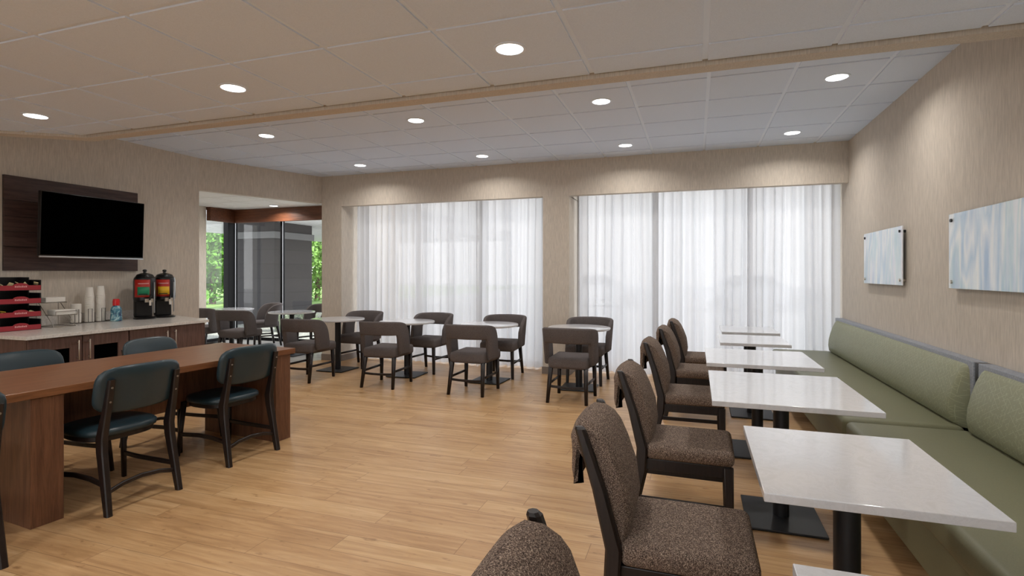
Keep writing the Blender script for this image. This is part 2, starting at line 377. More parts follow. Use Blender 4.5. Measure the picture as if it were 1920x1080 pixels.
# walnut valance in the alcove
va = MB(); va.box(-9.36, 8.34, 2.478, -9.26, 9.02, 2.752); va.box(-9.26, 8.93, 2.478, -5.77, 9.02, 2.752)
va.build('trim_2', m_valance, kind='structure', smooth=0)

def window(name, x0, x1, y, z0, z1, mull, depth=.07, frame=m_frame):
    w = struct_empty(name); mb = MB(); t = .06
    mb.box(x0, y-depth/2, z0, x1, y+depth/2, z0+t); mb.box(x0, y-depth/2, z1-t, x1, y+depth/2, z1)
    for xx in [x0+t/2]+mull+[x1-t/2]: mb.box(xx-t/2, y-depth/2, z0, xx+t/2, y+depth/2, z1, .004)
    mb.build('window_frame', frame, w, kind='structure')
    xs = [x0]+mull+[x1]
    for a_, b_ in zip(xs[:-1], xs[1:]):
        box(a_+.02, y-.004, z0+.03, b_-.02, y+.004, z1-.03).build('window_pane', m_glass, w, smooth=0, kind='structure')
    return w
window('window_1', -5.39, -2.035, 7.96, 0.0, 2.75, [-4.35, -3.18])
window('window_2', -1.66, XR, 7.96, 0.0, 2.75, [-.57, .62])
w3 = window('window_3', -9.44, -5.77, 9.07, 0.0, 2.75, [-8.12, -6.9])
box(-8.086, 9.03, .06, -8.082, 9.04, 2.48).build('window_bead', m_alu, w3, kind='structure')
window('window_added_fill', -4.6, 1.5, -3.57, 0.0, 2.55, [-3.08, -1.55, -.03])  # added behind the camera to throw neutral daylight onto ceiling and chairs
w4 = struct_empty('window_4'); mb = MB()
mb.box(-9.47, 8.32, 0, -9.40, 9.05, .06); mb.box(-9.47, 8.32, 2.7, -9.4, 9.05, 2.76); mb.box(-9.48, 8.86, 0, -9.345, 9.11, 2.76, .004); mb.box(-9.47, 8.30, 0, -9.41, 8.36, 2.76, .004)
mb.build('window_frame', m_frame, w4, kind='structure')
box(-9.338, 9.02, .06, -9.322, 9.03, 2.48).build('window_bead', m_alu, w4, kind='structure')
box(-9.44, 8.34, .03, -9.432, 8.95, 2.72).build('window_pane', m_glass, w4, smooth=0, kind='structure')

# ------------------------------------------------------------------ outside
m_ground = M('pale_concrete', srgb(170, 168, 164), .9); f = noise(m_ground, coords(m_ground), 2, 6); setc(m_ground, ramp(m_ground, f, [(.3, srgb(150, 148, 144)), (.7, srgb(188, 186, 182))]))
box(-60, 8.05, -.4, 50, 70, -.12).build('ground', m_ground, kind='structure', smooth=0)
m_grass = M('lawn', srgb(90, 130, 60), .9); f = noise(m_grass, coords(m_grass), 6, 6); setc(m_grass, ramp(m_grass, f, [(.3, srgb(70, 110, 40)), (.7, srgb(140, 170, 90))]))
box(-40, -40, -.4, 40, -3.66, -.12).build('ground', m_ground, kind='structure', smooth=0)
box(-60, 16.5, -.118, -16.5, 60, -.09).build('ground', m_grass, kind='structure', smooth=0)
m_gravel = M('gravel', srgb(130, 132, 124), .9); f = noise(m_gravel, coords(m_gravel), 40, 4, .7); setc(m_gravel, ramp(m_gravel, f, [(.35, srgb(80, 84, 78)), (.65, srgb(178, 180, 170))])); bump(m_gravel, f, .8, .02)
box(-12.4, 9.15, -.119, -7.2, 12.3, -.06).build('ground', m_gravel, kind='structure', smooth=0)
# dark brick pillar
pl = thing('entrance_pillar', 'large dark grey brick pillar outside the alcove corner windows', 'pillar')
m_pil = M('dark_brick', srgb(74, 76, 80), .8); n, l, b = nodes(m_pil)
v = coords(m_pil, (1, 1, 1), (radians(90), 0, 0)); br = n.new('ShaderNodeTexBrick'); l.new(v, br.inputs['Vector']); br.inputs['Scale'].default_value = 1
br.inputs['Brick Width'].default_value = 4; br.inputs['Row Height'].default_value = .42; br.inputs['Mortar Size'].default_value = .01
br.inputs['Color1'].default_value = srgb(46, 45, 47); br.inputs['Color2'].default_value = srgb(51, 50, 52); br.inputs['Mortar'].default_value = srgb(34, 34, 35)
setc(m_pil, br.outputs['Color'])
box(-12.85, 12.5, -.12, -11.47, 14.1, 2.9, .01).build('shaft', m_pil, pl)
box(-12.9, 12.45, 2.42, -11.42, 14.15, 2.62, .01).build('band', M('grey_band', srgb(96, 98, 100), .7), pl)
cn = thing('entrance_canopy', 'wide flat entrance canopy with white slatted underside outside the windows', 'canopy')
m_can = M('canopy_white', srgb(205, 207, 210), .7)
box(-17, 10.2, 2.96, -8.1, 23.6, 3.32).build('roof', m_can, cn, smooth=0)
mb = MB(); y = 10.3
while y < 23.5: mb.box(-16.9, y, 2.9, -8.2, y+.2, 2.96); y += .28
mb.build('slatted_soffit', m_can, cn, smooth=0)
box(-8.1, 10.2, 2.9, -8.04, 23.6, 3.36).build('fascia', M('canopy_fascia', srgb(150, 152, 155), .6), cn, smooth=0)
# trees
m_leaf = [M('leaf_green', c_, .6) for c_ in (srgb(78, 128, 30), srgb(58, 104, 26), srgb(104, 146, 62))]
for ml in m_leaf:
    nn, ll, bb_ = nodes(ml); bb_.inputs['Subsurface Weight'].default_value = 0
    f = noise(ml, coords(ml), 1.5, 3); base = bb_.inputs['Base Color'].default_value[:]
    setc(ml, ramp(ml, f, [(.3, tuple(x*.65 for x in base[:3])+(1,)), (.7, tuple(min(1, x*1.3) for x in base[:3])+(1,))]))
m_bark = M('bark', srgb(84, 70, 56), .9)
def leaves(n_, c, r, size, flat=1.0):
    mb = MB()
    for _ in range(n_):
        d = Vector((random.gauss(0, 1), random.gauss(0, 1), random.gauss(0, 1))).normalized(); q = random.random()**.35
        p = Vector(c)+Vector((d.x*r[0], d.y*r[1], d.z*r[2]))*q*(1+.18*sin(d.x*7)+.15*sin(d.z*9+d.y*5))
        a = Vector((random.uniform(-1, 1), random.uniform(-1, 1), random.uniform(-1, .6))).normalized(); bq = a.orthogonal().normalized(); s_ = size*random.uniform(.6, 1.3)
        P = [p-a*s_, p+bq*s_*.45+a*s_*.1, p+a*s_, p-bq*s_*.45+a*s_*.1]
        mb.bm.faces.new([mb.bm.verts.new(x) for x in P])
    return mb
def tree(label, x, y, h, r, mat, n_=2600):
    t = thing('leafy_tree', label, 'tree', (x, y, -.12), 0, 'trees beyond the canopy')
    MB().tube([(0, 0, 0), (.05, 0, h*.3), (0, .05, h*.6)], [.16, .12, .06]).build('trunk', m_bark, t)
    leaves(n_, (0, 0, h*.55), (r, r, h*.48), .14).build('crown', mat, t, smooth=0)
tree('bright green tree filling the narrow left alcove window', -22.3, 20.2, 4.5, 2.2, m_leaf[0], 5200)
tree('green tree seen in the gap between the dark pillar and the corner window post', -26.8, 25.9, 5.3, 2.5, m_leaf[1], 4200)
tree('pale green tree seen right of the pillar at the edge of the alcove opening', -19.9, 24.9, 4.6, 2.2, m_leaf[2], 4600)
sh = thing('grass_clump', 'spiky ornamental grass growing outside the left alcove window', 'plant', (-13.3, 11.2, -.12), 0, 'ornamental grasses')
def clump(t, mat, n_=160, h=.8):
    mb = MB()
    for _ in range(n_):
        a = random.uniform(0, 2*pi); r = random.uniform(.1, .55); w = .012
        p0 = Vector((cos(a)*.08, sin(a)*.08, 0)); p1 = Vector((cos(a)*r*.6, sin(a)*r*.6, h*random.uniform(.6, .9))); p2 = Vector((cos(a)*r*1.2, sin(a)*r*1.2, h*random.uniform(.7, 1.0)))
        s_ = Vector((-sin(a), cos(a), 0))*w
        V = [mb.bm.verts.new(q) for q in (p0-s_, p0+s_, p1+s_, p1-s_, p2)]
        mb.bm.faces.new(V[:4]); mb.bm.faces.new((V[3], V[2], V[4]))
    return mb.build('blades', mat, t, smooth=0)
m_sagegrass = M('silvery_grass', srgb(150, 162, 140), .8)
clump(sh, m_leaf[2], 200, .9)
g2 = thing('grass_clump', 'pale grass clump on the gravel before the dark pillar', 'plant', (-9.9, 11.0, -.07), 0, 'ornamental grasses'); clump(g2, m_sagegrass, 200, .5)
g3 = thing('grass_clump', 'grass tuft growing at the right foot of the pillar', 'plant', (-10.7, 13.0, -.12), 0, 'ornamental grasses'); clump(g3, m_sagegrass, 120, .4)
# parked cars, blurred behind the sheers
def car(label, x, y, rz, paint):
    t = thing('parked_car', label, 'car', (x, y, -.12), rz, 'parked cars behind the sheer curtains')
    prof = [(-2.2, .35), (-2.25, .75), (-2.1, .95), (-1.5, 1.0), (-1.0, 1.42), (.3, 1.5), (1.1, 1.02), (2.0, .88), (2.25, .7), (2.2, .35)]
    rings = []
    for k, (yy, sx_) in enumerate([(-.86, .96), (-.9, 1), (-.84, 1), (.84, 1), (.9, 1), (.86, .96)]):
        rings.append([Vector((px*sx_, yy*(1 if pz < 1.05 else .78), pz)) for px, pz in prof])
    MB().ring_loft(rings).build('body', paint, t, smooth=40)
    gl = M('car_glass', srgb(40, 46, 52), .15)
    for s_ in (-1, 1):
        mb = MB(); P = [(-1.35, 1.05), (-.95, 1.36), (.25, 1.43), (.85, 1.05)]
        mb.ring_loft([[Vector((a_, s_*(.905 - (.0 if b_ < 1.1 else .2)), b_)) for a_, b_ in P], [Vector((a_, s_*(.88 - (.0 if b_ < 1.1 else .2)), b_)) for a_, b_ in P]])
        mb.build('side_window', gl, t, smooth=0)
    for wx in (-1.4, 1.4):
        for s_ in (-1, 1):
            MB().tube([(wx, s_*.72, .33), (wx, s_*.92, .33)], .33, 24).build('wheel', m_blackp, t)
car('silver car parked outside, faint behind the right curtains near the green bench', 2.2, 24.0, 8, M('silver_paint', srgb(196, 198, 202), .3))
car('white car parked outside, faint behind the middle of the right curtains', -4.2, 25.0, 4, M('white_paint_car', srgb(235, 236, 238), .3))

# ------------------------------------------------------------------ sheer curtains
def curtain(label, x0, x1, seed, nf, y=7.68):
    rnd = random.Random(seed); o_ = [(rnd.uniform(.6, 1.5), rnd.uniform(0, 6.3)) for _ in range(5)]
    mb = MB(); nxs = int((x1-x0)*110); rows = 16; L = x1-x0; V = []
    for j in range(rows+1):
        t = j/rows; z = 2.70-t*(2.70-.015); row = []
        for i in range(nxs+1):
            s_ = i/nxs; w = s_*nf*2*pi
            ph = w+.55*sin(w*.31+o_[0][1])+.4*t*sin(w*.17+o_[1][1])+.5*sin(w*.53+o_[2][1])
            a_ = (.034+.018*sin(w*.23+o_[3][1]))*(.75+.5*t)
            yy = y+a_*sin(ph)+.012*sin(ph*2.1+o_[4][1]+t)*(1-t*.4)+.015*t*sin(w*.11+o_[1][1])
            xx = x0+L*s_+.018*cos(ph)*(1-.2*t)+.02*t*sin(w*.13+o_[2][1])*min(1, 8*s_*(1-s_))
            row.append(mb.bm.verts.new((xx, yy, z)))
        V.append(row)
    for j in range(rows):
        for i in range(nxs): mb.bm.faces.new((V[j][i], V[j][i+1], V[j+1][i+1], V[j+1][i]))
    o = mb.build('sheer_curtain', m_sheer, smooth=0)
    for p in o.data.polygons: p.use_smooth = True
    tag(o, label, 'curtain', 'white sheer curtains')
curtain('white sheer curtain filling the left two thirds of the left window bay', -5.36, -3.12, 3, 19)
curtain('white sheer curtain at the right third of the left bay, beside the middle column', -3.17, -2.06, 5, 9, 7.73)
curtain('white sheer curtain at the left of the right window bay, beside the middle column', -1.62, -.50, 8, 9)
curtain('white sheer curtain in the middle of the right bay, behind the square tables', -.57, .70, 11, 10, 7.73)
curtain('white sheer curtain at the right end by the bench wall', .62, 1.69, 14, 10)
for nm, a_, b_ in (('left', -5.37, -2.05), ('right', -1.64, 1.70)):
    tag(MB().tube([(a_, 7.68, 2.715), (b_, 7.68, 2.715)], .012).build('curtain_rail', m_alu), f'slim curtain rail hidden above the {nm} bay of sheer curtains', 'rail', 'curtain rails')

# ------------------------------------------------------------------ downlights
proto_dl = None
def downlight(label, x, y, z, r=.078, w=None, spread=150):
    t = thing('downlight', label, 'ceiling light', (x, y, z), 0, 'recessed ceiling downlights')
    seg = 40
    MB().lathe([(r+.018, .001), (r+.017, -.004), (r+.002, -.005), (r-.002, .0), (r-.002, .004), (r+.018, .004)], (0, 0, 0), seg).build('trim_ring', m_grid, t)
    MB().lathe([(0, .001), (r-.001, .001), (r-.001, -.003), (0, -.0035)], (0, 0, 0), seg).build('lens', m_lens, t)
    ld = bpy.data.lights.new('downlight_lamp', 'AREA'); ld.shape = 'DISK'; ld.size = 2*r*.9; ld.energy = LAMP_W if w is None else w; ld.color = (1, .955, .90); ld.spread = radians(spread)
    lo = bpy.data.objects.new('downlight_lamp', ld); COL.objects.link(lo); lo.location = (0, 0, -.008); lo.parent = t
    return t
far_names = {0: 'at the left, nearest the television wall', 1: 'second from the left', 2: 'third from the left', 3: 'at the right, nearest the bench wall'}
for k, x in enumerate((-4.64, -2.72, -.817, 1.07)):
    downlight(f'round downlight in the first row past the bulkhead, {far_names[k]}', x, 4.93, ZC)
for k, x in enumerate((-4.62, -2.71, -.818, 1.02)):
    downlight(f'small round downlight in the row nearest the windows, {far_names[k]}', x, 6.72, ZC)
for k, x in enumerate((-4.79, -2.85, -.946, .99)):
    downlight(f'large round downlight on the near ceiling, {far_names[k]}', x, 2.74, ZN, .072)
for k, x in enumerate((-4.79, -2.85, -.946)):  # added row out of view, put in for fill light
    downlight(f'added unseen fill downlight on the near ceiling just behind the camera, {far_names[k]}', x, .55, ZN, .072)
for k, x in enumerate((-4.79, -2.85, -.946)):  # second added row out of view, more fill from the rear
    downlight(f'added unseen fill downlight on the near ceiling by the rear wall, {far_names[k]}', x, -1.65, ZN, .072)
downlight('downlight on the low alcove ceiling in front of the walnut valance', -7.93, 8.62, 2.75, .075, w=16)
downlight('downlight on the low alcove ceiling hidden behind the television wall', -7.9, 6.6, 2.75, .075, w=16)

# ------------------------------------------------------------------ furniture: square and round tables
def ped(t, cx, cy, top, r=.042, bx=.2, by=.23):
    box(cx-bx, cy-by, 0.004, cx+bx, cy+by, .016, .003).build('base_plate', m_black, t)
    MB().lathe([(r, .014), (r, top-.03), (r+.006, top-.03), (r+.006, top-.02), (r, top-.02), (r, top)], (cx, cy, 0), 28).build('post', m_black, t)
    mb = MB(); mb.prism([(cx-.16, cy-.05), (cx+.16, cy-.05), (cx+.16, cy+.05), (cx-.16, cy+.05)], top-.006, top); mb.prism([(cx-.05, cy-.2), (cx+.05, cy-.2), (cx+.05, cy+.2), (cx-.05, cy+.2)], top-.011, top-.005)
    mb.build('mounting_plate', m_black, t)
def sq_table(label, x0, x1, y0, y1):
    cx, cy = (x0+x1)/2, (y0+y1)/2
    t = thing('square_table', label, 'table', (cx, cy, 0), 0, 'white topped tables along the green bench')
    box(x0-cx, y0-cy, .722, x1-cx, y1-cy, .75, .003, 2).build('tabletop', m_quartz, t)
    ped(t, 0, 0, .722)
sq_table('white quartz table nearest the camera, only its far corner in view', .21, .83, .62, 1.38)
sq_table('large white table in the foreground on one black post, its whole top in view', .196, .81, 1.793, 2.557)
sq_table('white table, third along the green bench, beside the second brown tweed chair', .08, .857, 3.0, 3.935)
sq_table('white table, fourth along the green bench, beside the third brown tweed chair', .075, .85, 4.26, 5.10)
sq_table('small white table, fifth along the bench, seen edge-on below the last one', .222, .838, 5.535, 6.30)
sq_table('small white table farthest along the bench, closest to the sheer curtains', .28, .88, 6.56, 7.32)
def rd_table(label, x, y, rz=0):
    t = thing('round_table', label, 'table', (x, y, 0), rz, 'round pedestal tables')
    MB().lathe([(0, .724), (.372, .724), (.38, .73), (.38, .746), (.377, .75), (0, .75)], seg=72).build('tabletop', m_quartz, t)
    ped(t, 0, 0, .724, .042, .215, .215)
rd_table('round white table in front of the middle column, rightmost of the row', -1.36, 6.56, 3)
rd_table('round white table left of the middle column, half hidden by the chair before it', -2.56, 6.60, -2)
rd_table('round white table in front of the left bay curtains, with its black plate in view', -3.79, 6.62, 3)
rd_table('round white table in front of the narrow beige column by the alcove', -4.96, 6.66, 0)
rd_table('round white table inside the alcove before the right glass pane', -6.62, 7.62, 0)
rd_table('round white table deep in the alcove, mostly behind two chairs', -8.2, 7.85, 0)

# ------------------------------------------------------------------ barrel chair
def barrel_chair(label):
    t = thing('barrel_chair', label, 'chair', (0, 0, 0), 0, 'charcoal barrel chairs at the round tables')
    # wrapped back band
    path = []
    a, yb, rc, yf = .262, -.262, .16, .055
    n1 = 8
    for i in range(n1): path.append((-a, yf+(yb+rc-yf)*i/n1, Vector((-1, 0))))
    for i in range(17):
        an = pi+pi/2*i/16; path.append((-a+rc+rc*cos(an), yb+rc+rc*sin(an), Vector((cos(an), sin(an)))))
    for i in range(1, 12): path.append((-a+rc+(2*a-2*rc)*i/12, yb-.012*sin(pi*i/12), Vector((0, -1))))
    for i in range(17):
        an = 1.5*pi+pi/2*i/16; path.append((a-rc+rc*cos(an), yb+rc+rc*sin(an), Vector((cos(an), sin(an)))))
    for i in range(1, n1+1): path.append((a, yb+rc+(yf-yb-rc)*i/n1, Vector((1, 0))))
    # arc-length param
    cum = [0]
    for i in range(1, len(path)): cum.append(cum[-1]+math.hypot(path[i][0]-path[i-1][0], path[i][1]-path[i-1][1]))
    Lt = cum[-1]; rings = []
    def sm(x): x = max(0, min(1, x)); return x*x*(3-2*x)
    for (px, py, nn), c_ in zip(path, cum):
        u = abs(c_/Lt*2-1)                        # 0 at rear centre, 1 at front ends
        w_ = max(0, (u-.42)/.58); zt = .50+(.325-.03*u*u)*max(0, 1-w_**2.6)**.5
        zb = .650-.245*sm((u-.49)/.07)
        zt = max(zt, zb+.075)
        th = .024+.004*(1-u); lean = .02*(1-u)
        prof = []
        K = 7
        for k in range(K+1):
            an = pi*k/K; prof.append((cos(an)*th, zt-.02+sin(an)*.02, 1))
        for k in range(K+1):
            an = pi+pi*k/K; prof.append((cos(an)*th, zb+.018+sin(an)*.018, 0))
        ring = []
        for o_, z, _ in prof:
            ln = lean*(z-.5)/.3+.02*max(0, (z-.60)/.2)
            ring.append(Vector((px+nn.x*(o_+ln), py+nn.y*(o_+ln), z)))
        rings.append(ring)
    MB().ring_loft(rings).build('backrest', m_grey, t, smooth=60)
    # seat
    mb = MB(); mb.box(-.243, -.235, .365, .243, .262, .49, .038, 4)
    for v_ in mb.bm.verts:
        if v_.co.z > .45: v_.co.z += .016*(1-(v_.co.x/.24)**2)*(1-((v_.co.y-.015)/.25)**2)
        if v_.co.y < -.1: v_.co.x *= 1-.10*(-.1-v_.co.y)/.13
    mb.build('seat', m_grey, t, smooth=50)
    for sx_ in (-1, 1):
        MB().leg((sx_*.205, .215, .385), (sx_*.215, .225, 0), .046, .034).build('leg', m_darkw, t)
        MB().leg((sx_*.195, -.20, .385), (sx_*.215, -.268, 0), .048, .034).build('leg', m_darkw, t)
        MB().tube([(sx_*.204, -.228, .205), (sx_*.211, .218, .205)], .01, flat=(.018, .028)).build('side_stretcher', m_darkw, t)
    MB().tube([(-.205, -.232, .175), (-.1, -.228, .168), (0, -.226, .166), (.1, -.228, .168), (.205, -.232, .175)], .01, flat=(.018, .028)).build('rear_stretcher', m_darkw, t)
    return t
bc = barrel_chair('charcoal barrel chair with its back to us, rightmost of its row')
bc.location = (-1.315, 5.975, 0); bc.rotation_euler = (0, 0, radians(-1))
bspots = [
    ('charcoal barrel chair with its back to us, just left of the middle column', -2.51, 5.98, -1),
    ('charcoal barrel chair with its back to us, second from the communal table end', -3.715, 6.00, 3),
    ('charcoal barrel chair with its back to us just beyond the wooden communal table', -4.915, 5.99, 0),
    ('charcoal barrel chair facing us against the right bay curtain beside the middle column', -1.33, 6.97, 178),
    ('charcoal barrel chair facing us before the left bay curtain, nearest the middle column', -2.53, 7.02, 182),
    ('charcoal barrel chair facing us before the middle of the left bay curtain', -3.66, 7.02, 176),
    ('charcoal barrel chair facing us beside the narrow column by the alcove', -4.86, 7.05, 178),
    ('charcoal barrel chair in the alcove behind the right hand round table', -6.82, 8.45, 164),
    ('charcoal barrel chair in the alcove seen from behind, in the middle of the opening', -7.12, 6.98, 6),
    ('charcoal barrel chair in the alcove, partly hidden behind the end of the counter', -8.15, 7.22, 8),
    ('charcoal barrel chair deepest in the alcove, turned sideways by the corner window', -8.0, 8.42, 150)]
for lb, x, y, rz in bspots: dup(bc, lb, (x, y, 0), rz)

# ------------------------------------------------------------------ tweed side chair
def side_chair(label):
    t = thing('side_chair', label, 'chair', (0, 0, 0), 0, 'brown tweed side chairs along the bench tables')
    mb = MB(); mb.box(-.225, -.215, .40, .225, .235, .482, .03, 4)
    for v_ in mb.bm.verts:
        if v_.co.z > .44: v_.co.z += .02*(1-(v_.co.x/.24)**2)*(1-((v_.co.y)/.26)**2)
    mb.build('seat', m_tweed, t, smooth=50)
    mb = MB(); w = .215
    mb.box(-w, -.215, .345, -w+.022, .215, .405, .004); mb.box(w-.022, -.215, .345, w, .215, .405, .004); mb.box(-w, .195, .345, w, .217, .405, .004); mb.box(-w, -.217, .345, w, -.195, .405, .004)
    mb.build('seat_rail', m_darkw, t)
    for s_ in (-1, 1):
        MB().leg((s_*.212, .205, .40), (s_*.212, .212, 0), (.040, .050), (.034, .038)).build('leg', m_darkw, t)
        # rear leg and back post, one kinked piece
        P = [((s_*.215), -.310, 0, .034, .040), (s_*.217, -.240, .34, .040, .056), (s_*.217, -.234, .46, .040, .056), (s_*.217, -.284, .66, .038, .046), (s_*.216, -.352, .866, .034, .034), (s_*.216, -.355, .873, .026, .026)]
        rings = []
        for x, y, z, wx, wy in P:
            k = .008; q = [(wx/2-k, wy/2), (-wx/2+k, wy/2), (-wx/2, wy/2-k), (-wx/2, -wy/2+k), (-wx/2+k, -wy/2), (wx/2-k, -wy/2), (wx/2, -wy/2+k), (wx/2, wy/2-k)]
            rings.append([Vector((x+a_, y+b_, z)) for a_, b_ in q])
        MB().ring_loft(rings).build('leg', m_darkw, t)
        MB().tube([(s_*.214, -.275, .185), (s_*.214, .20, .185)], .01, flat=(.018, .03)).build('side_stretcher', m_darkw, t)
    bf = MB(); Q = [(-.245, .44), (-.285, .66), (-.345, .835)]
    bf.ring_loft([[Vector((-.200, y-.012, z)), Vector((.200, y-.012, z)), Vector((.200, y+.016, z)), Vector((-.200, y+.016, z))] for y, z in Q]); bf.build('back_frame', m_darkw, t)
    # upholstered back: front cushion rolling over the top and hanging down behind
    prof = [(-.190, .47), (-.176, .55), (-.190, .66), (-.224, .75), (-.254, .81), (-.286, .852), (-.325, .874), (-.362, .876), (-.390, .858), (-.402, .82), (-.402, .76), (-.404, .70), (-.399, .668), (-.380, .660), (-.364, .672), (-.360, .75), (-.350, .80), (-.325, .83), (-.300, .77), (-.272, .68), (-.245, .56), (-.232, .47)]
    rings = []; N = 15
    for i in range(N):
        u = -1+2*i/(N-1); x = .197*math.copysign(abs(u)**.85, u)
        e = abs(u)**6
        ring = []
        cx_, cz_ = -.285, .75
        for (y, z) in prof:
            yy, zz = y, z
            zz += (.014*(1-u*u)-.004)*max(0, (z-.70)/.19)
            outer = (y > -.23 - (z-.47)*.2) or z > .84 or y < -.385
            if outer:
                # draw the rim inwards at the sides
                yy += (-.245-(z-.47)*.12-y)*.30*e if z < .82 else 0
                zz -= .014*e*(1 if z > .84 else 0)
            if y < -.385: yy += .018*e
            ring.append(Vector((x, yy, zz)))
        rings.append(ring)
    MB().ring_loft(rings).build('backrest', m_tweed, t, smooth=60)
    return t
sc_ = side_chair('brown tweed side chair whose back top peeks in at the bottom edge')
sc_.location = (.004, .965, 0); sc_.rotation_euler = (0, 0, radians(-90))
for lb, x, y, rz in [('large brown tweed side chair in the foreground, tucked to the big white table', -.035, 2.10, -90),
                     ('brown tweed side chair, second along the row, its whole side frame visible', -.04, 3.235, -91),
                     ('brown tweed side chair, third along the row, level with the third white table', -.02, 4.54, -90),
                     ('brown tweed side chair, second from the curtains, at the small fifth table', .03, 5.66, -91),
                     ('brown tweed side chair farthest along the row, closest to the sheer curtains', .09, 6.56, -90)]:
    dup(sc_, lb, (x, y, 0), rz)

# ------------------------------------------------------------------ teal chair and communal table
def teal_chair(label):
    t = thing('teal_chair', label, 'chair', (0, 0, 0), 0, 'teal vinyl chairs at the communal table')
    # seat: rounded pad
    mb = MB(); rings = []
    def outline(sc2, z):
        R = []
        for k in range(40):
            a_ = 2*pi*k/40; cx_, sy_ = cos(a_), sin(a_)
            p = 3.2; rr = (abs(cx_)**p+abs(sy_)**p)**(-1/p)
            x = .232*rr*cx_*sc2*(1-.05*(1 if sy_ < 0 else 0)*abs(sy_)); y = .222*rr*sy_*sc2
            R.append(Vector((x, y+.01, z)))
        return R
    for sc2, z in ((.93, .425), (.985, .43), (1.0, .445), (.99, .458), (.95, .468), (.8, .476), (.5, .481), (.15, .482)): rings.append(outline(sc2, z))
    mb.ring_loft(rings); mb.build('seat', m_teal, t, smooth=60)
    mb = MB(); mb.ring_loft([outline(.90, .395), outline(.92, .40), outline(.92, .424), outline(.90, .427)]); mb.build('seat_frame', m_darkw, t)
    # curved back pad
    rings = []; nn_ = 40; W_, H_ = .256, .142
    def bp(x, z, o_):
        yy = -.262-.055*(1-(x/.26)**2)+o_ - .20*(z-.72)
        return Vector((x, yy, z))
    ell = []
    for k in range(nn_):
        a_ = 2*pi*k/nn_; cx_, sy_ = cos(a_), sin(a_); p = 4.2; rr = (abs(cx_)**p+abs(sy_)**p)**(-1/p)
        ell.append((W_*rr*cx_, .722+H_*rr*sy_))
    mb = MB()
    for (k, o_) in ((.02, -.028), (.5, -.027), (.9, -.022), (.97, -.016), (1, -.004), (1, .004), (.97, .014), (.9, .02), (.5, .027), (.02, .028)):
        rings.append([bp(x*k, .722+(z-.722)*k, o_) for x, z in ell])
    mb.ring_loft(rings); mb.build('backrest', m_teal, t, smooth=60)
    for s_ in (-1, 1):
        P = [(s_*.215, -.335, 0, .034, .040), (s_*.205, -.262, .36, .040, .062), (s_*.203, -.255, .44, .040, .064), (s_*.200, -.300, .62, .038, .042), (s_*.198, -.338, .79, .036, .026)]
        rings = []
        for x, y, z, wx, wy in P:
            k = .006; q = [(wx/2-k, wy/2), (-wx/2+k, wy/2), (-wx/2, wy/2-k), (-wx/2, -wy/2+k), (-wx/2+k, -wy/2), (wx/2-k, -wy/2), (wx/2, -wy/2+k), (wx/2, wy/2-k)]
            rings.append([Vector((x+a_, y+b_, z)) for a_, b_ in q])
        lg = MB().ring_loft(rings).build('leg', m_darkw, t)
        for zz, yy in ((.745, -.345), (.66, -.327)):
            MB().tube([(s_*.199, yy+.006, zz), (s_*.199, yy-.003, zz)], .006, 12).build('screw', m_wirel, lg)
        MB().leg((s_*.195, .20, .42), (s_*.222, .235, 0), .036, .026).build('leg', m_darkw, t)
        MB().tube([(s_*.212, -.305, .17), (s_*.190, -.12, .178), (s_*.186, .04, .178), (s_*.212, .215, .17)], .01, flat=(.018, .030)).build('side_stretcher', m_darkw, t)
    MB().tube([(-.212, -.305, .125), (-.11, -.298, .152), (0, -.296, .162), (.11, -.298, .152), (.212, -.305, .125)], .01, flat=(.018, .026)).build('rear_stretcher', m_darkw, t)
    return t
tcr = teal_chair('teal vinyl chair with its back to us, in the foreground beside the near table panel')
tcr.location = (-3.55, 2.45, 0); tcr.rotation_euler = (0, 0, radians(86))
for lb, x, y, rz in [('teal vinyl chair with its back to us at the far end of the communal table', -3.53, 3.31, 84),
                     ('teal vinyl chair cut off by the left edge, only its rear leg showing', -3.50, 1.475, 86),
                     ('teal vinyl chair across the communal table at far left, only its back top visible', -4.18, 2.50, -86),
                     ('teal vinyl chair across the communal table, in front of the cabinet doors', -4.10, 3.38, -84)]:
    dup(tcr, lb, (x, y, 0), rz)
ct = thing('communal_table', 'long reddish wooden communal table with thick end panels', 'table', (-3.29, 3.83, 0), -5.1)
# local: x<0 across the table, y<0 towards the camera
box(-.92, -3.0, .72, 0, 0, .765, .003).build('tabletop', m_comm, ct)
box(-.88, -.20, 0, -.012, -.045, .72, .003).build('end_panel', m_commz, ct)
box(-.88, -1.88, 0, -.012, -1.72, .72, .003).build('end_panel', m_commz, ct)
box(-.47, -1.72, .36, -.44, -.20, .72, .002).build('modesty_panel', m_commz, ct)

